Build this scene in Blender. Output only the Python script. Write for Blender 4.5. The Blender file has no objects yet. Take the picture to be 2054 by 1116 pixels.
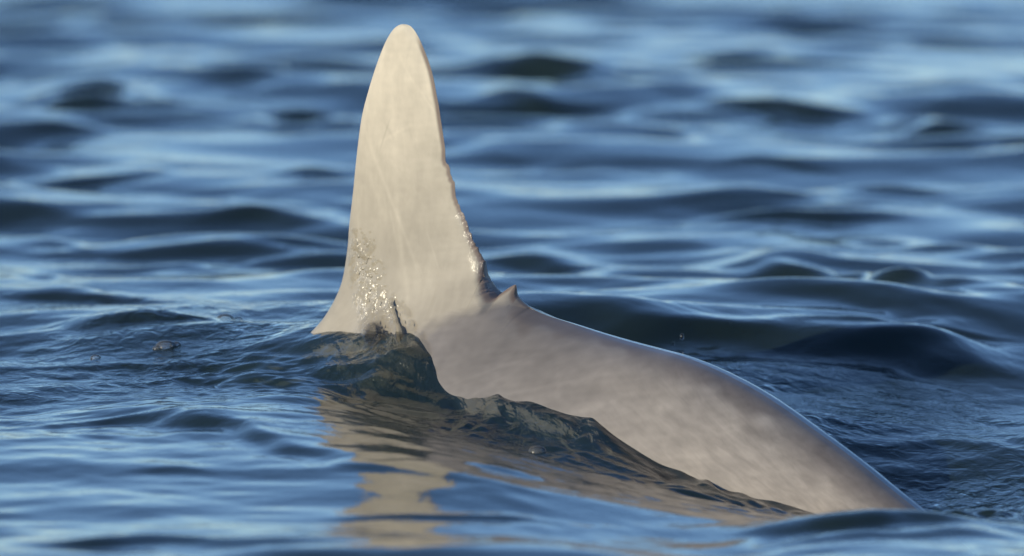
import bpy, math, random
import numpy as np
from mathutils import Vector, Matrix

S = bpy.context.scene
COL = S.collection
PI = math.pi
rng = np.random.default_rng(7)
random.seed(7)

# ------------------------------------------------------------------ camera
PITCH = math.radians(6.5)
DIST = 20.0
MPP = 1.2 / 2054.0                       # metres per photo pixel at the focus distance
AIM = Vector((0, 0, 0.136))
FWD = Vector((0, math.cos(PITCH), -math.sin(PITCH)))
UP = Vector((0, math.sin(PITCH), math.cos(PITCH)))
CAM = AIM - FWD * DIST

cd = bpy.data.cameras.new('camera')
cam = bpy.data.objects.new('camera', cd)
COL.objects.link(cam)
cam.location = CAM
cam.rotation_euler = (PI / 2 - PITCH, 0, 0)
cd.sensor_width = 36
cd.lens = 36 * DIST / 1.2
cd.clip_start = 0.5
cd.clip_end = 5000
cd.dof.use_dof = True
cd.dof.focus_distance = DIST - 0.12
cd.dof.aperture_fstop = 5.0
S.camera = cam

# ------------------------------------------------------------------ light
SUN_EL = math.radians(19)
SUN_AZ = math.radians(-120)              # measured from +y towards +x: behind the camera, to the left
w = bpy.data.worlds.new('World')
S.world = w
w.use_nodes = True
nt = w.node_tree
sky = nt.nodes.new('ShaderNodeTexSky')
sky.sky_type = 'NISHITA'
sky.sun_disc = False
sky.sun_elevation = SUN_EL
sky.sun_rotation = SUN_AZ
sky.air_density = 0.75
sky.dust_density = 0.15
sky.ozone_density = 4.2
bg = nt.nodes['Background']
nt.links.new(sky.outputs[0], bg.inputs[0])
bg.inputs[1].default_value = 0.132
sl = bpy.data.lights.new('sun', 'SUN')
sl.energy = 3.0
sl.angle = math.radians(0.5)
sl.color = (1.0, 0.89, 0.67)
sun = bpy.data.objects.new('sun', sl)
COL.objects.link(sun)
sdir = Vector((math.sin(SUN_AZ) * math.cos(SUN_EL), math.cos(SUN_AZ) * math.cos(SUN_EL), math.sin(SUN_EL)))
sun.rotation_euler = (-sdir).to_track_quat('-Z', 'Y').to_euler()
sun.location = (-3, -6, 4)
S.view_settings.view_transform = 'Standard'
S.view_settings.look = 'None'
S.view_settings.exposure = 0.5
S.view_settings.gamma = 1
S.view_settings.use_curve_mapping = False
S.cycles.max_bounces = 8
S.cycles.transparent_max_bounces = 12
S.cycles.caustics_reflective = False
S.cycles.caustics_refractive = False

# ------------------------------------------------------------------ placing helpers
def ray(px, py):
    return FWD * DIST + Vector((1, 0, 0)) * ((px - 1027) * MPP) + UP * ((558 - py) * MPP)

def at_y(px, py, y):                     # the point seen at a photo pixel, y metres behind the fin
    r = ray(px, py)
    return CAM + r * ((y - CAM.y) / r.y)

def at_z(px, py, z):
    r = ray(px, py)
    return CAM + r * ((z - CAM.z) / r.z)

def sstep(a, b, x):
    t = np.clip((x - a) / (b - a), 0, 1)
    return t * t * (3 - 2 * t)

class Noise:                             # sum of randomly directed waves, used as smooth noise
    def __init__(s, scale, n=24, seed=0, spread=1.0):
        r = np.random.default_rng(seed)
        k = 2 * PI / scale * r.uniform(0.5, 1.6, n)
        a = r.uniform(0, 2 * PI, n)
        s.kx, s.ky, s.ph = k * np.cos(a), k * np.sin(a) * spread, r.uniform(0, 2 * PI, n)
        s.n = n
    def __call__(s, x, y):
        o = np.zeros(np.broadcast(x, y).shape)
        for a, b, p in zip(s.kx, s.ky, s.ph):
            o += np.sin(a * x + b * y + p)
        return o / math.sqrt(s.n / 2)

def mesh_obj(name, verts, faces, mat=None, parent=None, smooth=True):
    me = bpy.data.meshes.new(name)
    me.from_pydata([tuple(v) for v in verts], [], [tuple(f) for f in faces])
    me.update()
    if smooth:
        me.polygons.foreach_set('use_smooth', [True] * len(me.polygons))
    if mat: me.materials.append(mat)
    o = bpy.data.objects.new(name, me)
    COL.objects.link(o)
    if parent: o.parent = parent
    return o

def grid_mesh(name, V, nu, nv, mat, close_v=False, smooth=True):
    """V: (nu*nv,3) array, index i*nv+j"""
    i = np.arange(nu - 1)[:, None]
    j = np.arange(nv if close_v else nv - 1)[None, :]
    j2 = (j + 1) % nv
    q = np.stack([i * nv + j, (i + 1) * nv + j, (i + 1) * nv + j2, i * nv + j2], -1).reshape(-1, 4)
    return V, q

def from_arrays(name, V, Q, mat, extra=None):
    me = bpy.data.meshes.new(name)
    nq = len(Q)
    ex = extra or []
    loops = np.concatenate([Q.reshape(-1)] + [np.array(f) for f in ex]).astype(np.int32)
    tot = np.concatenate([np.full(nq, 4), [len(f) for f in ex]]).astype(np.int32)
    start = np.concatenate([[0], np.cumsum(tot)[:-1]]).astype(np.int32)
    me.vertices.add(len(V)); me.vertices.foreach_set('co', V.astype(np.float32).reshape(-1))
    me.loops.add(len(loops)); me.loops.foreach_set('vertex_index', loops)
    me.polygons.add(len(tot)); me.polygons.foreach_set('loop_start', start)
    me.polygons.foreach_set('use_smooth', np.ones(len(tot), bool))
    me.update(calc_edges=True)
    me.validate()
    me.materials.append(mat)
    o = bpy.data.objects.new(name, me)
    COL.objects.link(o)
    return o

# ------------------------------------------------------------------ materials
def new_mat(name):
    m = bpy.data.materials.new(name)
    m.use_nodes = True
    m.node_tree.nodes.clear()
    return m, m.node_tree.nodes, m.node_tree.links

def water_material():
    m, N, L = new_mat('sea_water')
    out = N.new('ShaderNodeOutputMaterial')
    gl = N.new('ShaderNodeBsdfGlossy'); gl.inputs['Roughness'].default_value = 0.05
    gl.inputs['Color'].default_value = (1, 1, 1, 1)
    di = N.new('ShaderNodeBsdfDiffuse'); di.inputs['Color'].default_value = (0.032, 0.058, 0.058, 1)
    tr = N.new('ShaderNodeBsdfTransparent'); tr.inputs['Color'].default_value = (1, 1, 1, 1)
    m1 = N.new('ShaderNodeMixShader'); m1.inputs[0].default_value = 0.65
    L.new(di.outputs[0], m1.inputs[1]); L.new(tr.outputs[0], m1.inputs[2])
    fr = N.new('ShaderNodeFresnel'); fr.inputs['IOR'].default_value = 1.333
    m2 = N.new('ShaderNodeMixShader')
    L.new(fr.outputs[0], m2.inputs[0]); L.new(m1.outputs[0], m2.inputs[1]); L.new(gl.outputs[0], m2.inputs[2])
    L.new(m2.outputs[0], out.inputs['Surface'])
    ab = N.new('ShaderNodeVolumeAbsorption')
    ab.inputs['Color'].default_value = (0.45, 0.56, 0.54, 1); ab.inputs['Density'].default_value = 15
    L.new(ab.outputs[0], out.inputs['Volume'])
    # capillary ripples
    tc = N.new('ShaderNodeTexCoord')
    mp = N.new('ShaderNodeMapping'); mp.inputs['Scale'].default_value = (1.0, 0.75, 1)
    mp.inputs['Rotation'].default_value = (0, 0, math.radians(12))
    L.new(tc.outputs['Object'], mp.inputs['Vector'])
    n1 = N.new('ShaderNodeTexNoise'); n1.inputs['Scale'].default_value = 42
    n1.inputs['Detail'].default_value = 4; n1.inputs['Distortion'].default_value = 0.5
    L.new(mp.outputs[0], n1.inputs['Vector'])
    at = N.new('ShaderNodeAttribute'); at.attribute_name = 'ripple'
    b = N.new('ShaderNodeBump'); b.inputs['Strength'].default_value = 1.0
    mul = N.new('ShaderNodeMath'); mul.operation = 'MULTIPLY'
    L.new(at.outputs['Fac'], mul.inputs[0]); mul.inputs[1].default_value = 0.0045
    L.new(mul.outputs[0], b.inputs['Distance'])
    L.new(n1.outputs['Fac'], b.inputs['Height'])
    for s in (gl, di, fr): L.new(b.outputs[0], s.inputs['Normal'])
    return m
MW = water_material()

def skin_material():
    m, N, L = new_mat('dolphin_skin')
    out = N.new('ShaderNodeOutputMaterial')
    P = N.new('ShaderNodeBsdfPrincipled')
    L.new(P.outputs[0], out.inputs[0])
    ca = N.new('ShaderNodeAttribute'); ca.attribute_name = 'pigment_shade'
    tc = N.new('ShaderNodeTexCoord')
    n2 = N.new('ShaderNodeTexNoise'); n2.inputs['Scale'].default_value = 60; n2.inputs['Detail'].default_value = 7
    L.new(tc.outputs['Object'], n2.inputs['Vector'])
    mr = N.new('ShaderNodeMapRange'); mr.inputs[1].default_value = 0.3; mr.inputs[2].default_value = 0.7
    mr.inputs[3].default_value = 0.96; mr.inputs[4].default_value = 1.04
    L.new(n2.outputs['Fac'], mr.inputs[0])
    def streak(attr, scale, detail, lo, hi):
        a_ = N.new('ShaderNodeAttribute'); a_.attribute_name = attr
        n_ = N.new('ShaderNodeTexNoise'); n_.inputs['Scale'].default_value = scale; n_.inputs['Detail'].default_value = detail
        n_.inputs['Roughness'].default_value = 0.62; n_.inputs['Distortion'].default_value = 0.35
        L.new(a_.outputs['Vector'], n_.inputs['Vector'])
        r_ = N.new('ShaderNodeMapRange'); r_.inputs[1].default_value = 0.3; r_.inputs[2].default_value = 0.7
        r_.inputs[3].default_value = lo; r_.inputs[4].default_value = hi
        L.new(n_.outputs['Fac'], r_.inputs[0])
        return r_
    sa = streak('run_front', 75, 6, .94, 1.06); sb = streak('run_rear', 130, 8, .80, 1.20)
    rw = N.new('ShaderNodeAttribute'); rw.attribute_name = 'rear'
    mxs = N.new('ShaderNodeMix'); mxs.data_type = 'FLOAT'
    L.new(rw.outputs['Fac'], mxs.inputs[0]); L.new(sa.outputs[0], mxs.inputs[2]); L.new(sb.outputs[0], mxs.inputs[3])
    mm = N.new('ShaderNodeMath'); mm.operation = 'MULTIPLY'
    L.new(mr.outputs[0], mm.inputs[0]); L.new(mxs.outputs[0], mm.inputs[1])
    vm = N.new('ShaderNodeVectorMath'); vm.operation = 'SCALE'
    L.new(ca.outputs['Color'], vm.inputs[0]); L.new(mm.outputs[0], vm.inputs['Scale'])
    L.new(vm.outputs[0], P.inputs['Base Color'])
    wa = N.new('ShaderNodeAttribute'); wa.attribute_name = 'wet'
    ra = N.new('ShaderNodeMapRange'); ra.inputs[3].default_value = 0.5; ra.inputs[4].default_value = 0.13
    L.new(wa.outputs['Fac'], ra.inputs[0]); 
    P.inputs['Roughness'].default_value = 0.5
    P.inputs['Specular IOR Level'].default_value = 0.3
    P.inputs['Subsurface Weight'].default_value = 0.0
    P.inputs['Coat IOR'].default_value = 1.42
    sh = N.new('ShaderNodeAttribute'); sh.attribute_name = 'sheen'
    L.new(sh.outputs['Fac'], P.inputs['Coat Weight'])
    cr = N.new('ShaderNodeMapRange'); cr.inputs[3].default_value = 0.17; cr.inputs[4].default_value = 0.25
    L.new(wa.outputs['Fac'], cr.inputs[0]); L.new(cr.outputs[0], P.inputs['Coat Roughness'])
    # running water on the wet band: small beads and runs
    mp = N.new('ShaderNodeMapping'); mp.inputs['Scale'].default_value = (1, 1, 0.5)
    L.new(tc.outputs['Object'], mp.inputs['Vector'])
    v = N.new('ShaderNodeTexNoise'); v.inputs['Scale'].default_value = 190; v.inputs['Detail'].default_value = 2
    v.inputs['Distortion'].default_value = 0.8
    L.new(mp.outputs[0], v.inputs['Vector'])
    mu = N.new('ShaderNodeMath'); mu.operation = 'MULTIPLY'; mu.inputs[1].default_value = 0.0040
    L.new(wa.outputs['Fac'], mu.inputs[0])
    b = N.new('ShaderNodeBump'); L.new(mu.outputs[0], b.inputs['Distance']); L.new(v.outputs['Fac'], b.inputs['Height'])
    L.new(b.outputs[0], P.inputs['Coat Normal'])
    # faint skin relief
    b2 = N.new('ShaderNodeBump'); b2.inputs['Distance'].default_value = 0.0003; L.new(n2.outputs['Fac'], b2.inputs['Height'])
    L.new(b2.outputs[0], P.inputs['Normal'])
    return m
MS = skin_material()

def clear_material(name, tint, tfac=0.9, rough=0.02):
    m, N, L = new_mat(name)
    out = N.new('ShaderNodeOutputMaterial')
    gl = N.new('ShaderNodeBsdfGlossy'); gl.inputs['Roughness'].default_value = rough
    tr = N.new('ShaderNodeBsdfTransparent'); tr.inputs['Color'].default_value = tint
    fr = N.new('ShaderNodeFresnel'); fr.inputs['IOR'].default_value = 1.333
    mx = N.new('ShaderNodeMixShader')
    L.new(fr.outputs[0], mx.inputs[0]); L.new(tr.outputs[0], mx.inputs[1]); L.new(gl.outputs[0], mx.inputs[2])
    L.new(mx.outputs[0], out.inputs[0])
    return m
MB = clear_material('bubble_film', (0.93, 0.95, 0.96, 1), rough=0.28)
nb_ = MB.node_tree; df_ = nb_.nodes.new('ShaderNodeBsdfDiffuse'); df_.inputs[0].default_value = (.42, .43, .42, 1)
mb_ = nb_.nodes.new('ShaderNodeMixShader'); mb_.inputs[0].default_value = .12
o_ = next(n for n in nb_.nodes if n.type == 'OUTPUT_MATERIAL'); src_ = o_.inputs[0].links[0].from_socket
nb_.links.new(src_, mb_.inputs[1]); nb_.links.new(df_.outputs[0], mb_.inputs[2]); nb_.links.new(mb_.outputs[0], o_.inputs[0])
MD = clear_material('drop_water', (0.72, 0.74, 0.76, 1), rough=0.22)

# ------------------------------------------------------------------ the dolphin's plane
YAW = math.radians(35)
AX = Vector((math.cos(YAW), -math.sin(YAW), 0))       # towards the tail
NR = Vector((-math.sin(YAW), -math.cos(YAW), 0))      # left flank, facing the camera
P0 = Vector(((850 - 1027) * MPP, 0, 0))

def side(px, py):                        # photo pixel -> (s, z) in the dolphin's own plane
    r = ray(px, py)
    t = (P0 - CAM).dot(NR) / r.dot(NR)
    p = CAM + r * t
    return (p - P0).dot(AX), p.z

# ------------------------------------------------------------------ the dolphin
def spline(pts, n=12):
    P = [np.array(p, float) for p in pts]
    o = []
    for i in range(len(P) - 1):
        a = P[max(i - 1, 0)]; b = P[i]; c = P[i + 1]; d = P[min(i + 2, len(P) - 1)]
        for k in range(n):
            t = k / n
            o.append(.5 * ((2 * b) + (-a + c) * t + (2*a - 5*b + 4*c - d) * t*t + (-a + 3*b - 3*c + d) * t**3))
    o.append(P[-1])
    return np.array(o)

outline_px = [(600,690),(640,652),(665,615),(686,565),(697,500),(701,450),(708,390),(716,310),(726,235),(740,180),
 (755,132),(772,88),(787,62),(800,51),(812,49),(825,54),(838,72),(850,98),(862,130),(870,160),(876,192),(880,212),(884,240),
 (889,272),(893,300),(893,318),(901,334),(904,352),(910,366),(914,392),(921,412),(929,432),(934,444),(940,462),(950,480),
 (955,494),(962,508),(970,520),(973,528),(970,540),(976,556),(984,572),(993,586),(1003,596),(1008,588.5),(1014,582.5),(1021,577.5),(1028,573.5),(1034.5,571.5),
 (1036,577),(1037,592),(1044,602),(1056,612),(1072,622),(1100,634),(1150,650),(1200,667),(1260,685),(1320,701),(1370,715),
 (1430,739),(1500,774),(1560,811),(1620,853),(1680,896),(1730,934),(1780,975),(1824,1010),(1862,1042),(1915,1092)]
op = np.array([side(a, b) for a, b in outline_px])
# the part of the back hidden under water: head to the left, tail flukes to the right (own coordinates, metres)
s_l, z_l = op[0]; s_r, z_r = op[-1]
left = [(s_l - 1.02, -.42), (s_l - .98, -.395), (s_l - .90, -.385), (s_l - .84, -.33), (s_l - .72, -.24), (s_l - .5, -.12), (s_l - .25, -.03), (s_l - .08, z_l - .03)]
right = [(s_r + .06, z_r - .055), (s_r + .16, z_r - .15), (s_r + .26, z_r - .23), (s_r + .34, z_r - .285), (s_r + .42, z_r - .325), (s_r + .47, z_r - .35)]
sp = spline(op, 5)
rj = np.random.default_rng(77)
tz0, tz1 = side(1003, 592)[1], side(893, 310)[1]
jm = (sp[:, 0] > side(880, 300)[0]) & (sp[:, 1] > tz0 + .004) & (sp[:, 1] < tz1) & (sp[:, 0] < side(1003, 592)[0])
sp[:, 0] += jm * rj.normal(0, .0013, len(sp))
sp[:, 0] = np.maximum.accumulate(sp[:, 0])
top = np.vstack([spline(left + [tuple(op[0])], 8)[:-1], sp[:-1], spline([tuple(op[-1])] + right, 8)])
# nicks and small teeth on the trailing edge
for i in range(1, len(top)):
    if top[i, 0] <= top[i-1, 0] + 1e-5: top[i, 0] = top[i-1, 0] + 1e-5
# belly line
def bel(s):
    xs = [s_l-1.02, s_l-.98, s_l-.9, s_l-.8, s_l-.5, s_l-.1, .1, .35, .6, s_r, s_r+.16, s_r+.3, s_r+.36, s_r+.42, s_r+.47]
    zs = [-.425, -.45, -.465, -.53, -.58, -.50, -.44, -.40, -.42, z_r-.20, z_r-.28, z_r-.35, z_r-.345, z_r-.355, z_r-.352]
    return np.interp(s, xs, zs)
def wid(s):
    xs = [s_l-1.02, s_l-.98, s_l-.92, s_l-.86, s_l-.75, s_l-.5, s_l-.2, 0, .2, .4, .6, .8, s_r+.16, s_r+.26, s_r+.34, s_r+.41, s_r+.45, s_r+.47]
    ws = [.004, .022, .032, .07, .115, .165, .19, .185, .165, .130, .095, .065, .035, .045, .13, .24, .20, .10]
    return np.interp(s, xs, ws)
# body's own top line, without the fin
bt_px = [(600,705),(700,692),(800,658),(900,626),(960,611),(1000,605),(1030,608),(1062,616)]
bt = np.array([side(a, b) for a, b in bt_px])
def btop(s, zt):
    v = np.interp(s, bt[:, 0], bt[:, 1])
    inside = (s > bt[0, 0]) & (s < bt[-1, 0])
    b_ = np.where(inside, v, zt)
    g = np.linspace(bt[0, 0] - .1, bt[-1, 0] + .15, 400); h = g[1] - g[0]
    f = np.interp(g, s[:, 0], b_[:, 0])
    k = np.exp(-.5 * (np.arange(-40, 41) * h / .016) ** 2); k /= k.sum()
    f = np.convolve(np.pad(f, 40, mode='edge'), k, 'valid')
    near_ = sstep(bt[0, 0] - .06, bt[0, 0], s) * (1 - sstep(bt[-1, 0] + .05, bt[-1, 0] + .1, s))
    return np.minimum(b_ * (1 - near_) + np.interp(s, g, f) * near_, zt)

ss = np.concatenate([np.linspace(top[0, 0], s_l, 90)[:-1],
                     np.interp(np.linspace(0, 1, 640), np.linspace(0, 1, len(spline(op, 5))), np.maximum.accumulate(spline(op, 5)[:, 0]))[:-1],
                     np.linspace(s_r, top[-1, 0], 70)])
ss = np.unique(ss)
keep = np.concatenate([[True], np.diff(ss) > 1.5e-5]); ss = ss[keep]
zt = np.interp(ss, top[:, 0], top[:, 1])
zb = bel(ss)
zb = np.minimum(zb, zt - .001)
nvr = 260
# fin leading and trailing edges at each height
tip = int(np.argmax(top[:, 1]))
le = top[:tip + 1]; te = top[tip:]
te = te[te[:, 0] < side(1003, 594)[0]].copy()
for _ in range(5): te[2:-2, 0] = (te[:-4, 0] + te[1:-3, 0] + te[2:-2, 0] + te[3:-1, 0] + te[4:, 0]) / 5
cols = []
tj = np.linspace(0, 1, nvr) ** 1.55
Sg = np.repeat(ss[:, None], nvr, 1)
Zg = zt[:, None] + (zb - zt)[:, None] * tj[None, :]
S0 = lambda px: side(px, 595)
# distance to the outline
seg = top[(top[:, 0] > s_l - .3) & (top[:, 0] < s_r + .2)]
def dist_outline(s, z):
    out = np.full(s.shape, 9.0)
    for a, b in zip(seg[:-1], seg[1:]):
        ab = b - a; L2 = (ab ** 2).sum() + 1e-12
        t = np.clip(((s - a[0]) * ab[0] + (z - a[1]) * ab[1]) / L2, 0, 1)
        out = np.minimum(out, np.hypot(s - a[0] - t * ab[0], z - a[1] - t * ab[1]))
    return out
D = np.minimum(dist_outline(Sg, Zg), (Zg - zb[:, None]) + 1e-6)
D = np.where((Sg < s_l - .2) | (Sg > s_r + .1), np.minimum(zt[:, None] - Zg, Zg - zb[:, None]), D)
BT = btop(Sg, zt[:, None])
hh = np.maximum(BT - zb[:, None], .002)
dl_ = (BT - Zg) / hh
soft = .026
dls = soft * np.log1p(np.exp(np.clip(dl_ / soft, -30, 30)))      # soft shoulder where fin joins back
dls = np.where(dl_ > .5, dl_, dls)
infin = (Sg > bt[0, 0]) & (Sg < bt[-1, 0])
blendfin = sstep(bt[0, 0] - .02, bt[0, 0] + .08, Sg) * (1 - sstep(bt[-1, 0] - .05, bt[-1, 0] + .01, Sg))
dd = np.where(infin, dls * blendfin + np.maximum(dl_, 0) * (1 - blendfin), np.maximum(dl_, 0))
dd = np.clip(dd, 0, 1)
Wd = wid(Sg)
body = Wd * np.clip(4 * dd * (1 - dd), 0, 1) ** (.62 - .12 * sstep(.1, .45, Sg))
# fin section: lens between leading and trailing edge
zle = np.interp(Zg, le[:, 1], le[:, 0]); 
zte = np.interp(Zg, te[::-1, 1], te[::-1, 0])
ch = np.clip((Sg - zle) / np.maximum(zte - zle, .004), 0, 1)
fh = np.clip((Zg - side(850, 640)[1]) / (top[tip, 1] - side(850, 640)[1]), 0, 1)
lens = (ch ** .6) * (1 - ch) * 1.55
fin = np.where(infin | (Zg > .1), (.021 * (1 - fh) + .006) * np.clip(lens, 0, 1), 0) * sstep(-.02, .1, Zg) * (1 - sstep(-.12, .10, dl_))
edge = np.sqrt(np.clip(D / .010, 0, 1) * (2 - np.clip(D / .010, 0, 1)))
edge = edge + (1 - edge) * sstep(.15, .3, Sg)
T = (body + fin) * (.12 + .88 * edge) * sstep(0, .0015, D + .0004) + 0.0002
nubz = sstep(S0(1000)[0], S0(1012)[0], Sg) * (1 - sstep(S0(1046)[0], S0(1062)[0], Sg))
T = T * (1 - .72 * nubz * (1 - sstep(-.05, .03, dl_)))
T = np.where(tj[None, :] <= 0, 0.0002, T)
# slow unevenness of the flank
NS = Noise(.16, 16, 31)
T = T + .0004 * NS(Sg, Zg) * edge * sstep(.02, .08, T)

def world_pts(s, n, z):
    return np.stack([P0.x + AX.x * s + NR.x * n, P0.y + AX.y * s + NR.y * n, z], -1)
front = world_pts(Sg, T, Zg); back = world_pts(Sg, -T, Zg)
R = np.concatenate([front, back[:, ::-1][:, 1:-1]], 1)           # ring: top -> belly -> top
ncol, nring = R.shape[:2]
Vd = R.reshape(-1, 3)
_, Qd = grid_mesh('', Vd, ncol, nring, None, close_v=True)
Qd = Qd[:, ::-1]
dol = from_arrays('dolphin', Vd, Qd, MS, extra=[list(range(nring)), list(((ncol - 1) * nring + np.arange(nring))[::-1])])
dol['label'] = 'pale beige dolphin arching its back out of the blue water with tall dorsal fin'
dol['category'] = 'dolphin'

# skin colour with painted-in shade, wetness and gloss per vertex
sv = np.concatenate([Sg, Sg[:, ::-1][:, 1:-1]], 1).reshape(-1)
zv = Vd[:, 2]
dv = np.concatenate([D, D[:, ::-1][:, 1:-1]], 1).reshape(-1)
sidev = np.concatenate([np.ones_like(Sg), -np.ones_like(Sg)[:, 1:-1]], 1).reshape(-1)
def mixc(a, b, t): return a * (1 - t[:, None]) + b * t[:, None]
c_fin = np.array([.32, .284, .226]); c_body_shade = np.array([.178, .160, .146]); c_dark = np.array([.115, .092, .078])  # the back's tone also carries the flank's weaker sunlight, as darker colour
c_tail_lit = np.array([.33, .29, .245])  # tail tone lightened in colour where the steeper flank catches more sun
def S_(px, py): return side(px, py)
s1, z1 = S_(870, 800); s2, z2 = S_(1000, 600); s3, z3 = S_(870, 655)
# boundary fin / back, where the painted-in dimmer sun of the back begins
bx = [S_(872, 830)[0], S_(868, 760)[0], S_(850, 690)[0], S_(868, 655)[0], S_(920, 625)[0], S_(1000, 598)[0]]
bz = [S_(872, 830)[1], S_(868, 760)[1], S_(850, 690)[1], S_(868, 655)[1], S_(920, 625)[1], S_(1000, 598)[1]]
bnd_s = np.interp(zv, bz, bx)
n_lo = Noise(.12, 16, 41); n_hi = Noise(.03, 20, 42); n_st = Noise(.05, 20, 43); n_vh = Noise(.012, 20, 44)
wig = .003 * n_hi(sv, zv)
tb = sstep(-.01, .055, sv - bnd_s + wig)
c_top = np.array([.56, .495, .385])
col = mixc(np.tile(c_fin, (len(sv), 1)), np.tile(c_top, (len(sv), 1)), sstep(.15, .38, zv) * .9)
col = mixc(col, c_body_shade, tb)
tt = sstep(.02, .60, sv * .75 - zv * .6 + .02 * n_lo(sv, zv))
col = mixc(col, c_tail_lit, tt * tb)
# streaks running along the body
ang = math.radians(38)
al = sv * math.cos(ang) - zv * math.sin(ang); ac = sv * math.sin(ang) + zv * math.cos(ang)
al2 = sv * math.cos(.55) - zv * math.sin(.55); ac2 = sv * math.sin(.55) + zv * math.cos(.55)
al3 = sv * math.cos(-.45) - zv * math.sin(-.45); ac3 = sv * math.sin(-.45) + zv * math.cos(-.45)
wmix = sstep(.2, .55, sv)
st_ = (n_st(al2 * .22, ac2 * 1.1) * .6 + n_hi(al2 * .25, ac2 * 1.0) * .4) * wmix + (n_st(al3 * .18, ac3 * 1.0) * .7 + n_hi(al3 * .2, ac3 * 1.0) * .3) * (1 - wmix)
col *= (1 + (.034 * st_ + .012 * n_hi(sv, zv * .5) + .02 * n_vh(sv * .6, zv)) * np.where(tb > .5, 1.25, .7))[:, None]
col *= (1 + .03 * n_lo(sv * 1.2, zv * .8))[:, None]
# dark cape along the top of the back
zo = np.interp(sv, top[:, 0], top[:, 1]) - zv
capew = .013 + .015 * sstep(.25, .6, sv) + .004 * n_hi(al2 * .6, ac2) + .004 * n_st(al2 * .4, ac2)
cape = (1 - sstep(.1, 1, dv / np.maximum(capew, .004))) * sstep(S_(1010, 600)[0], S_(1080, 600)[0], sv)
col = mixc(col, c_dark, np.clip(cape * (1 + .25 * st_), 0, 1) * .72)
# shaded thickness of the fin's trailing edge, painted as a thin dark rim
rim_shade = (1 - sstep(.0025, .0070, dv)) * sstep(S_(830, 100)[0], S_(850, 100)[0], sv) * (sv < S_(1040, 600)[0])
col = mixc(col, np.array([.16, .12, .10]), rim_shade * .95)
# scratches
rs = np.random.default_rng(11)
def scratch(px, py, px2, py2, wpx, k):
    global col
    a = np.array(S_(px, py)); b = np.array(S_(px2, py2)); ab = b - a
    t = np.clip(((sv - a[0]) * ab[0] + (zv - a[1]) * ab[1]) / (ab ** 2).sum(), 0, 1)
    d = np.hypot(sv - a[0] - t * ab[0] , zv - a[1] - t * ab[1])
    wv_ = wpx * MPP
    col = col * (1 + k * np.exp(-(d / wv_) ** 2) * np.sin(PI * np.clip(t, .02, .98)) ** .5)[:, None]
for a in [(735,255,860,560,4,.13),(760,290,830,250,3,.10),(790,235,770,300,2,-.14),(775,240,800,280,2,-.14),(800,330,820,540,6,.09),
          (850,120,885,300,5,.10),(790,110,800,330,9,.08),(740,330,790,450,5,.08),(810,470,850,640,7,.10),
          (925,890,1230,640,6,.09),(1000,760,1170,690,4,.10),(1090,780,1330,730,5,.11),(1180,700,1220,790,5,.12),
          (1150,850,1400,760,7,.08),(1250,800,1500,800,8,.07),(1300,870,1560,850,6,.08),(1220,640,1400,740,5,.08),
          (1380,900,1640,900,9,.07),(1500,820,1600,880,7,-.12),(1600,880,1700,950,9,-.12),(1450,760,1560,840,6,-.1),(1130,750,1400,790,10,-.07),
          (1050,700,1250,690,9,-.06),(1270,830,1480,880,12,-.05),(900,640,1080,560,7,.06)]:
    scratch(*a)
for _ in range(60):
    px = rs.uniform(720, 900) if rs.random() < .4 else rs.uniform(900, 1750)
    py = rs.uniform(80, 640) if px < 900 else rs.uniform(640, 1000)
    an = rs.normal(1.3, .4) if px < 900 else rs.normal(-.3, .3)
    ln = rs.uniform(20, 110)
    scratch(px, py, px + ln * math.cos(an), py + ln * math.sin(an), rs.uniform(1.2, 3), rs.uniform(-.06, .09))
col = np.clip(col, .02, .8)
ca = dol.data.color_attributes.new('pigment_shade', 'FLOAT_COLOR', 'POINT')
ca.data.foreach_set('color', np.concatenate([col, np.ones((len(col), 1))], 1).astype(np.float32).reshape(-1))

def vattr(name, a, b):
    t_ = dol.data.attributes.new(name, 'FLOAT_VECTOR', 'POINT')
    t_.data.foreach_set('vector', np.stack([a, b, np.zeros_like(a)], 1).astype(np.float32).reshape(-1))
vattr('run_rear', al2 * .22, ac2)
fz = sstep(.0, .12, zv) * (1 - tb)
vattr('run_front', al3 * .16 * (1 - fz) + sv * fz, ac3 * (1 - fz) + zv * .3 * fz)
a0 = dol.data.attributes.new('rear', 'FLOAT', 'POINT'); a0.data.foreach_set('value', wmix.astype(np.float32))
# wet band: a sheet of water that has just run off
def bandmask(pts, wpx):
    q = np.array([S_(a, b) for a, b in pts]); o = np.full(len(sv), 9.0)
    for a, b in zip(q[:-1], q[1:]):
        ab = b - a
        t = np.clip(((sv - a[0]) * ab[0] + (zv - a[1]) * ab[1]) / (ab ** 2).sum(), 0, 1)
        o = np.minimum(o, np.hypot(sv - a[0] - t * ab[0], zv - a[1] - t * ab[1]))
    return np.exp(-(o / (wpx * MPP)) ** 2)
wet = np.maximum.reduce([bandmask([(703,470),(712,510),(730,560),(745,620),(762,680),(790,740)], 20),
    bandmask([(730,520),(750,560),(785,620),(800,680)], 16) * .9,
    bandmask([(790,605),(820,635),(848,680),(858,740),(862,790)], 12),
    bandmask([(925,432),(938,462),(955,495),(968,530),(974,560),(984,582)], 10)])
wet *= np.clip(.75 + .5 * n_hi(sv, zv), .2, 1) * (1 + 1.0 * (1 - sstep(.03, .12, zv)))
wet[sidev < 0] = .1
a1 = dol.data.attributes.new('wet', 'FLOAT', 'POINT'); a1.data.foreach_set('value', wet.astype(np.float32))
sheen = np.clip(.0 + .9 * tb * sstep(S_(1000, 600)[0], S_(1200, 600)[0], sv) * (1 - sstep(.0, .03, dv)) + wet * 1.0 + .12 * tb, 0, 1)
sheen = np.where(zv < .03, np.maximum(sheen, .25), sheen)
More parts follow.
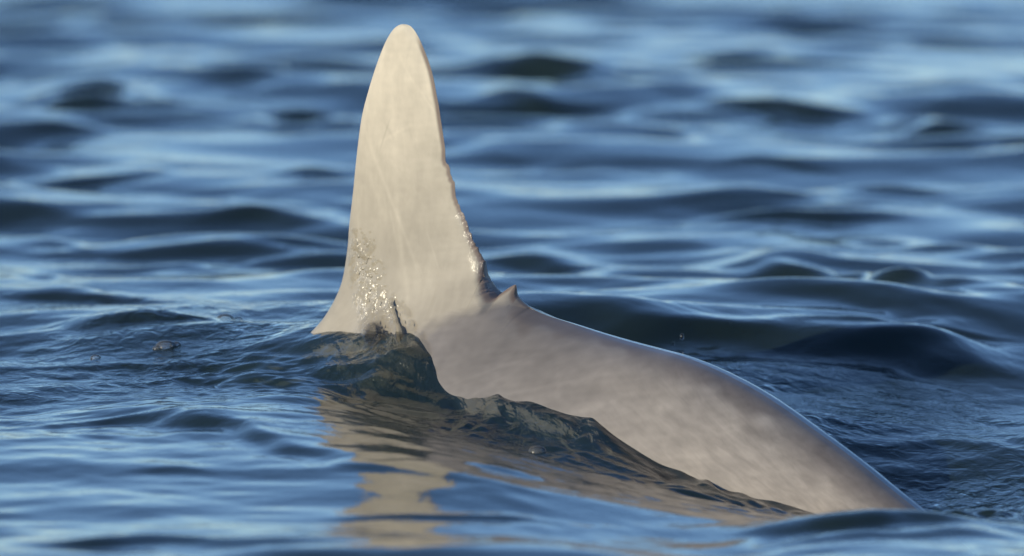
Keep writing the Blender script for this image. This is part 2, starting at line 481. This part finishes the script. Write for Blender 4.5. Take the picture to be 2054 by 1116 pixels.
a2 = dol.data.attributes.new('sheen', 'FLOAT', 'POINT'); a2.data.foreach_set('value', sheen.astype(np.float32))

# ------------------------------------------------------------------ the sea
# shape of the sea close to the animal: photo pixel and depth of points on the surface
ctrl = [
 # far behind
 (0,565,1.0),(400,560,1.05),(800,565,1.05),(1300,572,1.0),(1700,575,1.0),(2054,580,.95),
 # crest behind the dolphin
 (0,668,.36),(120,655,.36),(280,634,.36),(420,642,.36),(560,648,.33),(640,650,.24),
 (1080,614,.45),(1300,632,.45),(1500,652,.44),(1750,664,.44),(2054,715,.42),
 # hollow behind the tail stock
 (1250,720,.20),(1450,760,.14),(1600,800,.10),(1800,820,.10),(2054,840,.10),
 (1750,900,-.12),(2000,900,-.12),(1800,990,-.28),(1900,1005,-.34),(2054,1000,-.36),(2054,1025,-.55),
 (1885,1040,-.48),
 # left
 (0,760,.0),(200,750,.0),(400,745,.0),(0,860,-.45),(300,850,-.42),(520,800,-.22),
 # in front
 (560,790,-.24),(650,800,-.28),(720,840,-.40),(850,870,-.47),(950,880,-.36),(1050,890,-.33),(1150,905,-.36),(1250,950,-.44),(1350,990,-.50),(1500,1035,-.62),
 (600,930,-.84),(900,930,-.84),(1100,960,-.80),
 (200,1000,-1.1),(600,1000,-1.1),(1000,1005,-1.1),(1300,1040,-1.05),
 (200,1110,-1.65),(700,1110,-1.65),(1200,1110,-1.65),
 (1500,1098,-1.22),(1620,1080,-1.22),(1740,1070,-1.22),(1880,1070,-1.22),(2054,1088,-1.22),(1500,1120,-1.40),(1640,1118,-1.42),(1780,1116,-1.43),(1920,1116,-1.42),(2060,1120,-1.42),(1500,1175,-1.66),(1640,1185,-1.66),(1780,1190,-1.68),(1920,1185,-1.66),(2060,1170,-1.66),
]
touch = [
 (640,656,.0),(665,660,.0),(700,664,.0),(730,668,.0),(760,674,.0),(790,692,.01),(808,706,.02),(818,718,.025),
 (640,700,.03),(680,715,.024),(720,722,.022),(760,730,.022),(800,742,.022),(822,752,.022),
 (600,735,.08),(660,742,.06),(700,752,.05),(740,770,.045),(780,789,.04),(815,797,.028),(828,792,.028),
 (845,792,.0),(870,803,.003),(920,806,.003),
 (1000,816,.004),(1060,824,.005),(1120,828,.007),(1165,848,.009),(1210,872,.014),(1270,908,.016),(1350,947,.013),(1430,968,.010),
 (1500,985,.004),(1570,1006,.004),(1640,1025,.003),(1720,1036,.003),(1800,1041,.002),
]
FV = front.reshape(-1, 3) - np.array(CAM)
fdep = FV @ np.array(FWD)
fpx = 1027 + FV[:, 0] / fdep * DIST / MPP
fpy = 558 - (FV @ np.array(UP)) / fdep * DIST / MPP
def on_flank(px, py, gap):               # point of the flank seen at a photo pixel, moved 'gap' towards the camera
    d = (fpx - px) ** 2 + (fpy - py) ** 2
    k = np.where(d < max(60, d.min() * 1.5))[0]
    return at_y(px, py, float((FV[k, 1] + CAM.y).min()) - gap)
C = np.array([tuple(at_y(*c)) for c in ctrl] + [tuple(on_flank(*c)) for c in touch])
anch = []
for y in np.arange(1.3, 6, .7):
    for x in np.arange(-1.6, 1.7, .5): anch.append((x, y, 0))
for y in np.arange(-3.5, -2.0, .6):
    for x in np.arange(-1.6, 1.7, .5): anch.append((x, y, 0))
for y in np.arange(-2, 1.2, .5):
    for x in (-1.9, -1.5, 1.5, 1.9): anch.append((x, y, 0))
C = np.vstack([C, np.array(anch)])
LV = []
def rbf_eval(P, c, wt, sg, w2):
    return np.exp(-(((P[0] - c[0]) ** 2 + (P[1] - c[1]) ** 2) / (2 * sg * sg))) * wt
res = C[:, 2].copy()
for sg, lam in ((.40, .05), (.16, .12), (.055, .15)):
    d2 = (C[:, None, 0] - C[None, :, 0]) ** 2 + (C[:, None, 1] - C[None, :, 1]) ** 2
    K = np.exp(-d2 / (2 * sg * sg))
    wt = np.linalg.solve(K + lam * np.eye(len(C)), res)
    res = res - K @ wt
    LV.append((sg, wt))

def base_height(x, y):
    z = np.zeros(x.shape)
    for sg, wt in LV:
        for c, wv in zip(C, wt):
            if abs(wv) < 1e-5: continue
            mask = (np.abs(x - c[0]) < 4 * sg) & (np.abs(y - c[1]) < 4 * sg)
            if not mask.any(): continue
            xm, ym = x[mask], y[mask]
            z[mask] += np.exp(-((xm - c[0]) ** 2 + (ym - c[1]) ** 2) / (2 * sg * sg)) * wv
    return z

# single waves seen in the photograph: crest line in photo pixels, thickness of the dark front, steepness
waves = [
 ([(880,112),(1000,98),(1120,104),(1240,118),(1360,142)],70,.34,(.5,1,1,1,.6)),
 ([(1230,160),(1420,186),(1620,208),(1860,226)],36,.28,(.7,1,1,.4)),
 ([(1080,8),(1250,2),(1400,14)],26,.25,None),
 ([(1280,82),(1400,78),(1550,88),(1700,88),(1900,104)],34,.28,None),
 ([(1740,44),(1850,36),(2100,52)],26,.25,None),
 ([(900,200),(1000,190),(1120,205),(1240,220)],30,.22,None),
 ([(1380,322),(1500,306),(1640,322),(1760,330)],30,.26,None),
 ([(1700,250),(1850,236),(2080,240)],50,.30,None),
 ([(1820,290),(1950,285),(2080,290)],40,.24,None),
 ([(1540,388),(1700,368),(1820,366),(1940,392)],34,.42,None),
 ([(1300,440),(1450,428),(1650,430),(1800,424),(1900,440)],24,.34,None),
 ([(1160,472),(1300,455),(1420,470)],24,.28,None),
 ([(1640,470),(1800,470),(1950,490),(2100,520)],40,.32,None),
 ([(900,508),(1080,506),(1200,512),(1330,530)],44,.36,None),
 ([(1330,500),(1550,520),(1800,556),(2100,570)],60,.34,None),
 ([(1080,350),(1200,330),(1330,345)],26,.22,None),
 ([(1900,370),(2100,360)],20,.3,None),
 ([(-60,170),(80,184),(220,174),(320,186),(470,214)],55,.32,None),
 ([(460,236),(580,226),(760,240)],55,.34,None),
 ([(-60,52),(150,60),(330,66)],24,.24,None),
 ([(400,78),(480,76),(560,88)],20,.28,None),
 ([(560,128),(680,122),(780,134)],20,.22,None),
 ([(-60,4),(250,0),(540,6)],18,.24,None),
 ([(500,350),(620,338),(760,352)],34,.26,None),
 ([(310,452),(430,428),(500,420),(600,434),(720,432)],36,.36,None),
 ([(240,520),(340,512),(460,540)],28,.28,None),
 ([(-60,484),(120,484),(270,530)],24,.28,None),
 ([(-60,340),(150,352),(300,336),(430,316)],32,.26,None),
 ([(-60,262),(120,250),(300,268)],34,.26,None),
 ([(500,172),(620,160),(760,172)],28,.24,None),
 ([(880,300),(1000,290),(1120,320)],34,.24,None),
 ([(880,38),(1000,22),(1120,40)],40,.26,None),
 ([(620,20),(740,10),(840,22)],26,.24,None),
 ([(-60,604),(120,594),(300,600),(430,612),(540,604),(680,606)],26,.2,None),
 ([(-60,540),(100,548),(260,570)],22,.22,None),
 ([(1000,612),(1100,612),(1200,620),(1300,632),(1420,646),(1520,656),(1640,664),(1760,668),(1900,690),(2100,735)],52,.32,(.6,1,1,1,1,1,.9,.9,.9,.8)),
 ([(1500,640),(1600,636),(1720,640),(1850,634),(2000,652),(2100,660)],20,.3,None),
 ([(-60,672),(60,664),(180,644),(280,632),(400,638),(520,644),(600,652)],34,.34,(.3,.7,1,1,1,.9,.5)),
 ([(1780,900),(1880,880),(1980,886),(2100,880)],34,.34,None),
 ([(1900,800),(2000,790),(2100,800)],30,.3,None),
 ([(1700,820),(1800,830),(1900,830)],20,.3,None),
 ([(880,812),(960,812),(1060,815),(1140,812),(1200,850),(1300,925)],24,.3,(.2,.6,.8,.6,.8,.4)),
 ([(540,545),(640,530),(720,545)],24,.22,None),
 # near, left and in front
 ([(-60,742),(150,730),(300,722),(460,718),(600,716)],14,.22,None),
 ([(-60,856),(90,838),(220,826),(330,820),(450,838),(560,878),(680,905),(820,930),(960,965),(1060,1000),(1150,1040)],50,.24,(.2,.7,1,1,.9,.6,.4,.4,.4,.2,.1)),
 ([(150,948),(300,938),(420,944),(540,975)],18,.22,None),
 ([(170,1040),(300,1020),(420,1040)],40,.20,None),
 ([(-60,1075),(150,1090),(400,1088),(700,1084),(900,1098)],34,.2,None),
 ([(560,1046),(850,1042),(1060,1046),(1260,1060)],14,.26,None),
 ([(1360,1096),(1500,1066),(1620,1046),(1740,1040),(1880,1044),(2100,1076)],60,.26,(.2,.8,1,1,.8,.3)),
]
WV = []
def smooth_line(xs, v, x):
    """smoothed interpolation of v(xs) at x"""
    g = np.linspace(xs[0] - .12, xs[-1] + .12, 160)
    f = np.interp(g, xs, v)
    # linear continuation past the ends
    f = np.where(g < xs[0], v[0] + (g - xs[0]) * (v[1] - v[0]) / (xs[1] - xs[0]), f)
    f = np.where(g > xs[-1], v[-1] + (g - xs[-1]) * (v[-1] - v[-2]) / (xs[-1] - xs[-2]), f)
    h = g[1] - g[0]; sg = .035
    k = np.exp(-.5 * (np.arange(-12, 13) * h / sg) ** 2); k /= k.sum()
    f = np.convolve(np.pad(f, 12, mode='reflect', reflect_type='odd'), k, 'valid')
    return np.interp(x, g, f), np.interp(x, g, np.gradient(f, h))
for pts, th, st, amp in waves:
    pts = np.array(pts, float)
    if pts[:, 1].mean() < 560 and th < 100: th, st = th * 1.3, st * .92
    if amp is None:
        amp = [.35] + [1.0] * (len(pts) - 2) + [.3] if len(pts) > 2 else [1, 1]
    amp = np.array(amp)
    xs, ys = [], []
    for px, py in pts:
        p = at_z(px, py, 0)
        xs.append(p.x); ys.append(p.y)
    t = th * MPP * (CAM.y * -1 + ys[len(ys) // 2]) / DIST
    Lf = t / (math.sin(PITCH) + st)
    WV.append([np.array(xs), np.array(ys), amp * st * Lf * .56, Lf, pts, np.array(ys)])
NW = Noise(.5, 12, 5); NX = Noise(.22, 14, 6)
def wave_height(x, y, skip=-1):
    z = np.zeros(x.shape)
    for i, (xs, ys, hs, Lf, _, _y0) in enumerate(WV):
        if i == skip: continue
        x0, x1 = xs[0], xs[-1]
        mask = (x > x0) & (x < x1) & (y > ys.min() - 3 * Lf) & (y < ys.max() + 5 * Lf)
        if not mask.any(): continue
        xm, ym = x[mask], y[mask]
        yc, dy = smooth_line(xs, ys, xm)
        yc = yc + .26 * Lf * NX(xm, ym)
        ho, _ = smooth_line(xs, hs, xm)
        q = 1 / np.sqrt(1 + dy * dy)
        hc = np.maximum(ho, 0) * q ** .5 * sstep(x0, x0 + .15, xm) * (1 - sstep(x1 - .15, x1, xm)) * (1 + .22 * NW(xm * 2, ym))
        d = (ym - yc) / Lf
        pf = np.where(d < 0, .5 * (1 + np.cos(PI * np.clip(d, -1, 0))), .5 * (1 + np.cos(PI * np.clip(d / 2.4, 0, 1))))
        z[mask] += hc * pf - hc * .22 * np.exp(-((d + 1.25) / .5) ** 2)
    return z
# each crest stands where it is seen although its own height and the others lift it
for it in range(6):
    for i, wv in enumerate(WV):
        xs, ys, hs, Lf, pts, y0 = wv
        z = base_height(xs, ys) + wave_height(xs, ys, i) + hs * .9
        ny_ = np.array([at_z(px, py, float(zz)).y for (px, py), zz in zip(pts, z)])
        off = ny_ - y0
        if len(off) > 2: off = np.convolve(np.pad(off, 1, mode='edge'), [.25, .5, .25], 'valid')
        ys[:] = .5 * ys + .5 * (y0 + off)

nw = 150
kk = np.exp(np.random.default_rng(3).uniform(math.log(2 * PI / .75), math.log(2 * PI / .028), nw))
kd = np.random.default_rng(4).normal(math.radians(-98), math.radians(30), nw)
kp = np.random.default_rng(5).uniform(0, 2 * PI, nw)
lam = 2 * PI / kk
slope = .0160 * np.where(lam > .2, 1.45, 1) * np.where(lam > .16, 1, (lam / .16) ** 1.35)
fine_ = (lam < .10)
ka = slope / kk
kl = np.exp(np.random.default_rng(13).uniform(math.log(2 * PI / 14), math.log(2 * PI / .9), 40))
NC = Noise(.022, 26, 51); ND = Noise(.05, 22, 52); NA = Noise(.9, 14, 21); NB = Noise(.35, 14, 22)

def sea(x, y, dx, dy):
    near = np.exp(-((x / 2.2) ** 2 + ((y - 1.0) / 5.5) ** 2) ** 2)
    z = np.zeros(x.shape)
    inner = near > 1e-3
    zi = np.zeros(inner.sum())
    xi, yi = x[inner], y[inner]
    zi += base_height(xi, yi) + wave_height(xi, yi)
    z[inner] = zi * 1.0
    # free waves
    wx = x + .02 * NB(x, y); wy = y + .03 * NA(x, y)
    calm = .55 + .45 * np.clip(.5 + .5 * NA(x * 1.3 + 9, y * .8), 0, 1.3)
    calm = calm * (1 - .38 * (1 - sstep(.9, 1.5, np.abs(x))) * (1 - sstep(.2, .9, y)) * sstep(-2.4, -1.7, y))
    calm = calm * (1 - .6 * np.exp(-(((x + .17) / .22) ** 2 + ((y + .75) / .5) ** 2)))
    frontc = 1 - .35 * np.exp(-(x / 1.4) ** 4) * sstep(-2.4, -1.8, y) * (1 - sstep(-.2, .3, y))
    far_ = 1 - .45 * sstep(.7, 2.4, y)
    nearz = np.exp(-((y + .4) / .9) ** 4) * np.exp(-(x / 1.5) ** 4)
    f = np.zeros(x.shape)
    for a, k, d, p in zip(ka, kk, kd, kp):
        at = np.exp(-((k * dx * math.cos(d)) ** 2 + (k * dy * math.sin(d)) ** 2) * .35)
        ph = k * (math.cos(d) * wx + math.sin(d) * wy) + p
        wv_ = a * at * (np.sin(ph) + .18 * np.cos(2 * ph)) * (far_ if 2 * PI / k < .2 else frontc)
        f += wv_ * (1 + 2.2 * nearz) if 2 * PI / k < .10 else wv_
    z += f * calm
    # broken little lumps where the water runs off the animal
    dn = (x - P0.x) * NR.x + (y - P0.y) * NR.y; da = (x - P0.x) * AX.x + (y - P0.y) * AX.y
    m = (np.abs(dn) < .55) & (da > -.5) & (da < 1.2)
    if m.any():
        e = np.exp(-((dn[m] - .17) / .10) ** 2) + .35 * np.exp(-((dn[m] - .1) / .3) ** 2)
        u_ = da[m] + .02 * NB(x[m] * 2, y[m]); v_ = dn[m]
        z[m] += (.00035 * NC(u_ * .6, v_) + .0011 * ND(u_ * .7, v_) + .0014 * ND(u_ * .3 + 3, v_ * .5)) * e * sstep(-.45, -.1, da[m])
    # long waves outside the picture
    g = np.zeros(x.shape)
    for i, k in enumerate(kl):
        d = kd[i]; at = np.exp(-((k * dx * math.cos(d)) ** 2 + (k * dy * math.sin(d)) ** 2) * .35)
        g += .02 / k * at * np.sin(k * (math.cos(d) * x + math.sin(d) * y) + kp[i])
    z += g * (1 - near) * .8
    return z

def axis(parts, far, n):
    a = [parts[0][0]]
    for lo, hi, st in parts:
        k = max(1, int(round((hi - lo) / st)))
        a += list(lo + (hi - lo) * (np.arange(k) + 1) / k)
    a = np.array(a)
    s0 = a[1] - a[0]; s1 = a[-1] - a[-2]
    def geo(s):
        r = 1.05
        for _ in range(60):
            tot = s * r * (r ** n - 1) / (r - 1)
            r *= (far / tot) ** (1 / (n * 1.5))
        return np.cumsum(s * r ** np.arange(1, n + 1))
    return np.concatenate([a[0] - geo(s0)[::-1], a, a[-1] + geo(s1)])

XS = axis([(-.82, .82, .0027)], 900, 60)
YS = axis([(-2.3, -.75, .0062), (-.75, .55, .0032), (.55, 1.6, .006), (1.6, 5.6, .0085)], 1500, 60)
DX = np.gradient(XS); DY = np.gradient(YS)
nx, ny = len(XS), len(YS)
GX, GY = np.meshgrid(XS, YS, indexing='ij')
GZ = sea(GX, GY, DX[:, None], DY[None, :])

def sea_z(x, y):
    i = min(max(int(np.searchsorted(XS, x)), 1), nx - 1); j = min(max(int(np.searchsorted(YS, y)), 1), ny - 1)
    tx = (x - XS[i - 1]) / (XS[i] - XS[i - 1]); ty = (y - YS[j - 1]) / (YS[j] - YS[j - 1])
    return float((GZ[i-1, j-1] * (1-tx) + GZ[i, j-1] * tx) * (1-ty) + (GZ[i-1, j] * (1-tx) + GZ[i, j] * tx) * ty)

V = np.stack([GX, GY, GZ], -1).reshape(-1, 3)
_, Q = grid_mesh('', V, nx, ny, None)
top_n = len(V)
ring = ([i * ny for i in range(nx)] + [(nx - 1) * ny + j for j in range(1, ny)] +
        [i * ny + ny - 1 for i in range(nx - 2, -1, -1)] + [j for j in range(ny - 2, 0, -1)])
low = V[ring].copy(); low[:, 2] = -6.0
V = np.vstack([V, low])
nr = len(ring)
r0 = np.array(ring); r1 = np.roll(r0, -1)
l0 = top_n + np.arange(nr); l1 = np.roll(l0, -1)
Q = np.vstack([Q, np.stack([r1, r0, l0, l1], -1)])
sea_o = from_arrays('sea', V, Q, MW, extra=[list(l0[::-1])])
sea_o['kind'] = 'structure'
sea_o['label'] = 'rippled dark blue sea surface around the dolphin'
# where fine ripples stand: mostly around the moving animal
xx, yy = V[:, 0], V[:, 1]
dl = np.abs((xx - P0.x) * NR.x + (yy - P0.y) * NR.y)
fr_ = np.exp(-(((dl) / .42) ** 2)) * sstep(-1.3, -.9, (xx - P0.x) * AX.x + yy * AX.y) 
foot = np.exp(-(((xx - (735 - 1027) * MPP) / .06) ** 2 + ((yy + .06) / .10) ** 2))
rear = np.exp(-(((xx - .48) / .26) ** 2 + ((yy + .05) / .35) ** 2) ** 2)
rip = .12 + 1.25 * fr_ * np.clip(.6 + .5 * NB(xx, yy), .15, 1.5) + 1.5 * foot + .45 * rear
at_ = sea_o.data.attributes.new('ripple', 'FLOAT', 'POINT')
at_.data.foreach_set('value', rip.astype(np.float32))

# ------------------------------------------------------------------ water still running off the fin foot
def film_material():
    m, N, L = new_mat('running_water')
    out = N.new('ShaderNodeOutputMaterial')
    rf = N.new('ShaderNodeBsdfRefraction'); rf.inputs['IOR'].default_value = 1.333; rf.inputs['Roughness'].default_value = 0.0
    rf.inputs['Color'].default_value = (.88, .88, .86, 1)
    tr = N.new('ShaderNodeBsdfTransparent'); tr.inputs['Color'].default_value = (.95, .95, .94, 1)
    m1 = N.new('ShaderNodeMixShader'); dp = N.new('ShaderNodeAttribute'); dp.attribute_name = 'thin'; L.new(dp.outputs['Fac'], m1.inputs[0])
    L.new(rf.outputs[0], m1.inputs[1]); L.new(tr.outputs[0], m1.inputs[2])
    gl = N.new('ShaderNodeBsdfGlossy'); gl.inputs['Roughness'].default_value = .24
    fr = N.new('ShaderNodeFresnel'); fr.inputs['IOR'].default_value = 1.40
    mx = N.new('ShaderNodeMixShader')
    L.new(fr.outputs[0], mx.inputs[0]); L.new(m1.outputs[0], mx.inputs[1]); L.new(gl.outputs[0], mx.inputs[2])
    L.new(mx.outputs[0], out.inputs[0])
    return m
gpx = np.arange(676, 884, 1.5); gpy = np.arange(452, 812, 1.5)
PX, PY = np.meshgrid(gpx, gpy, indexing='ij')
o2 = np.argsort(fpx)
fs_, fo = fpx[o2], o2
FN = front.reshape(-1, 3)
flat = np.zeros(PX.shape); 
for i in range(PX.shape[0]):
    lo, hi = np.searchsorted(fs_, [gpx[i] - 3, gpx[i] + 3])
    cand = fo[lo:hi]
    cy, cyy = fpy[cand], FN[cand, 1]
    for j in range(PX.shape[1]):
        k = np.abs(cy - gpy[j]) < 6
        flat[i, j] = cyy[k].min() if k.any() else np.nan
off_ = np.isnan(flat)
for _ in range(6): off_[:-1] |= off_[1:]; off_[1:] |= off_[:-1]
cm = np.nanmean(flat, axis=0)
flat = np.where(np.isnan(flat), np.nan_to_num(cm)[None, :] + .02, flat)
for _ in range(6):
    flat[1:-1, 1:-1] = (flat[1:-1, 1:-1] * 2 + flat[:-2, 1:-1] + flat[2:, 1:-1] + flat[1:-1, :-2] + flat[1:-1, 2:]) / 6
NF1 = Noise(9, 30, 61, .6); NF2 = Noise(26, 20, 62, .7); NF3 = Noise(55, 12, 63)
def blob(cx, cy, rx, ry, h): return h * np.exp(-(((PX - cx) / rx) ** 2 + ((PY - cy) / ry) ** 2) ** 1.5)
def run(pts, wpx, h):
    o = np.full(PX.shape, 1e9)
    for (ax, ay), (bx_, by_) in zip(pts[:-1], pts[1:]):
        L2 = (bx_ - ax) ** 2 + (by_ - ay) ** 2
        t = np.clip(((PX - ax) * (bx_ - ax) + (PY - ay) * (by_ - ay)) / L2, 0, 1)
        o = np.minimum(o, np.hypot(PX - ax - t * (bx_ - ax), PY - ay - t * (by_ - ay)))
    return h * np.exp(-(o / wpx) ** 2)
zone = np.clip(run([(714, 492), (727, 530), (742, 590), (756, 640), (770, 700)], 24, 1) + run([(790, 612), (815, 640), (840, 685), (852, 740), (862, 790)], 11, 1)
               + blob(772, 650, 34, 50, 1), 0, 1)
bead = np.maximum(NF1(PX, PY) - .55, 0)
h = -.0007 + .00085 * zone * bead + .0006 * zone * np.maximum(NF2(PX, PY), -.3)
h += blob(752, 682, 20, 34, .010) + blob(742, 665, 12, 18, .004)
h += run([(784, 606), (790, 630), (799, 660), (806, 700)], 4.5, .0042) + blob(804, 672, 6, 18, .005)
slab = sstep(640, 700, PX) * (1 - sstep(826 + 3 * NF3(PX, PY), 833 + 3 * NF3(PX, PY), PX)) * sstep(700 - .12 * (PX - 760), 716 - .12 * (PX - 760), PY)
h += slab * (.0085 + .0016 * NF2(PX, PY) + .0005 * NF1(PX, PY))
border = np.minimum(np.minimum(sstep(0, 8, PX - gpx[0]), sstep(0, 8, gpx[-1] - PX)), np.minimum(sstep(0, 8, PY - gpy[0]), sstep(0, 8, gpy[-1] - PY)))
h = np.where(off_, -.0012, h)
h = h * border - .0012 * (1 - border)
FVt = np.zeros(PX.shape + (3,))
rx_ = (PX - 1027) * MPP; up_ = (558 - PY) * MPP
dirx = rx_; diry = FWD.y * DIST + UP.y * up_; dirz = FWD.z * DIST + UP.z * up_
tt_ = (flat - CAM.y) / diry
FVt[..., 0] = CAM.x + dirx * tt_ + NR.x * h; FVt[..., 1] = CAM.y + diry * tt_ + NR.y * h; FVt[..., 2] = CAM.z + dirz * tt_
# keep only the patch that really stands on the skin
_, Qf = grid_mesh('', FVt.reshape(-1, 3), PX.shape[0], PX.shape[1], None)
thin = 1 - .6 * sstep(.0012, .0045, h.reshape(-1))
hq = h.reshape(-1)[Qf].max(1) > -.0006
Qf = Qf[hq][:, ::-1]
us, inv = np.unique(Qf, return_inverse=True)
film = from_arrays('water_film', FVt.reshape(-1, 3)[us], inv.reshape(-1, 4), film_material())
tha = film.data.attributes.new('thin', 'FLOAT', 'POINT'); tha.data.foreach_set('value', thin[us].astype(np.float32))
film['label'] = 'clear beaded water film running down the front foot of the dorsal fin'
film['category'] = 'water film'

# ------------------------------------------------------------------ bubbles and drops
def dome(name, r, squash, mat):
    nu, nv = 28, 14
    vs, fs = [(0, 0, r * squash)], []
    for i in range(1, nv + 1):
        t = i / nv * PI * .5
        for j in range(nu):
            a = 2 * PI * j / nu
            flare = 1 + .04 * max(0, (i / nv - .85) / .15) ** 2
            vs.append((r * math.sin(t) * math.cos(a) * flare, r * math.sin(t) * math.sin(a) * flare, r * squash * math.cos(t) - (.0008 if i == nv else 0)))
    for j in range(nu): fs.append((0, 1 + j, 1 + (j + 1) % nu))
    for i in range(nv - 1):
        for j in range(nu):
            fs.append((1 + i*nu + j, 1 + (i+1)*nu + j, 1 + (i+1)*nu + (j+1) % nu, 1 + i*nu + (j+1) % nu))
    return mesh_obj(name, vs, fs, mat)

def hit_sea(px, py):
    r = ray(px, py)
    t = .9
    for k in range(4000):
        t = .93 + k * .00006
        p = CAM + r * t
        if p.z < sea_z(p.x, p.y): return p
    return p

for px, py, r, lab in [(452, 640, .0105, 'clear round bubble riding the wave crest left of the fin'),
                  (333, 695, .0125, 'largest clear bubble cluster dome floating left of the fin below the crest'),
                  (192, 718, .0065, 'small bubble floating furthest left of the fin'),
                  (1078, 905, .0105, 'clear bubble on the dark water in front of the back'),
                  (352, 692, .0070, 'small bubble touching the right side of the largest bubble left of the fin'),
                  (316, 699, .0060, 'small bubble touching the left side of the largest bubble left of the fin'),
                  (478, 641, .0055, 'tiny bubble just right of the bubble on the crest'),
                  ]:
    p = hit_sea(px, py)
    b = dome('bubble', r, .62, MB)
    b.location = (p.x, p.y, sea_z(p.x, p.y) - .0006)
    b['label'] = lab; b['category'] = 'bubble'; b['group'] = 'bubbles floating near the dolphin'

def drop(r, stretch, seed):
    rr = np.random.default_rng(seed)
    vs, fs = [], []
    nu, nv = 12, 8
    ph = rr.uniform(0, 6, 3)
    for i in range(nv + 1):
        t = PI * i / nv
        for j in range(nu):
            a = 2 * PI * j / nu
            k = 1 + .18 * math.sin(2 * a + ph[0]) * math.sin(t) + .12 * math.sin(3 * t + ph[1])
            vs.append((r * k * math.sin(t) * math.cos(a), r * k * math.sin(t) * math.sin(a), r * stretch * math.cos(t)))
    for i in range(nv):
        for j in range(nu):
            fs.append((i*nu + j, (i+1)*nu + j, (i+1)*nu + (j+1) % nu, i*nu + (j+1) % nu))
    return mesh_obj('water_drop', vs, fs, MD)
for k, (px, py, y, r, stt, lab) in enumerate([
    (1368, 676, .08, .0028, 1.5, 'upper flying water drop over the dark wave behind the back'),
    (1350, 690, .08, .0022, 1.2, 'lower left flying water drop over the dark wave behind the back'),
    (1366, 709, .02, .0026, .8, 'water drop leaping just above the top line of the back'),
    (1466, 648, .40, .0020, 1.0, 'tiny water drop near the wave crest right of the fin'),
    (1944, 1024, -.45, .0030, .9, 'bright water drop beside the tail end at the right')]):
    o = drop(r, stt, k)
    o.location = at_y(px, py, y)
    o['label'] = lab; o['category'] = 'water drop'; o['group'] = 'water drops thrown up by the dolphin'
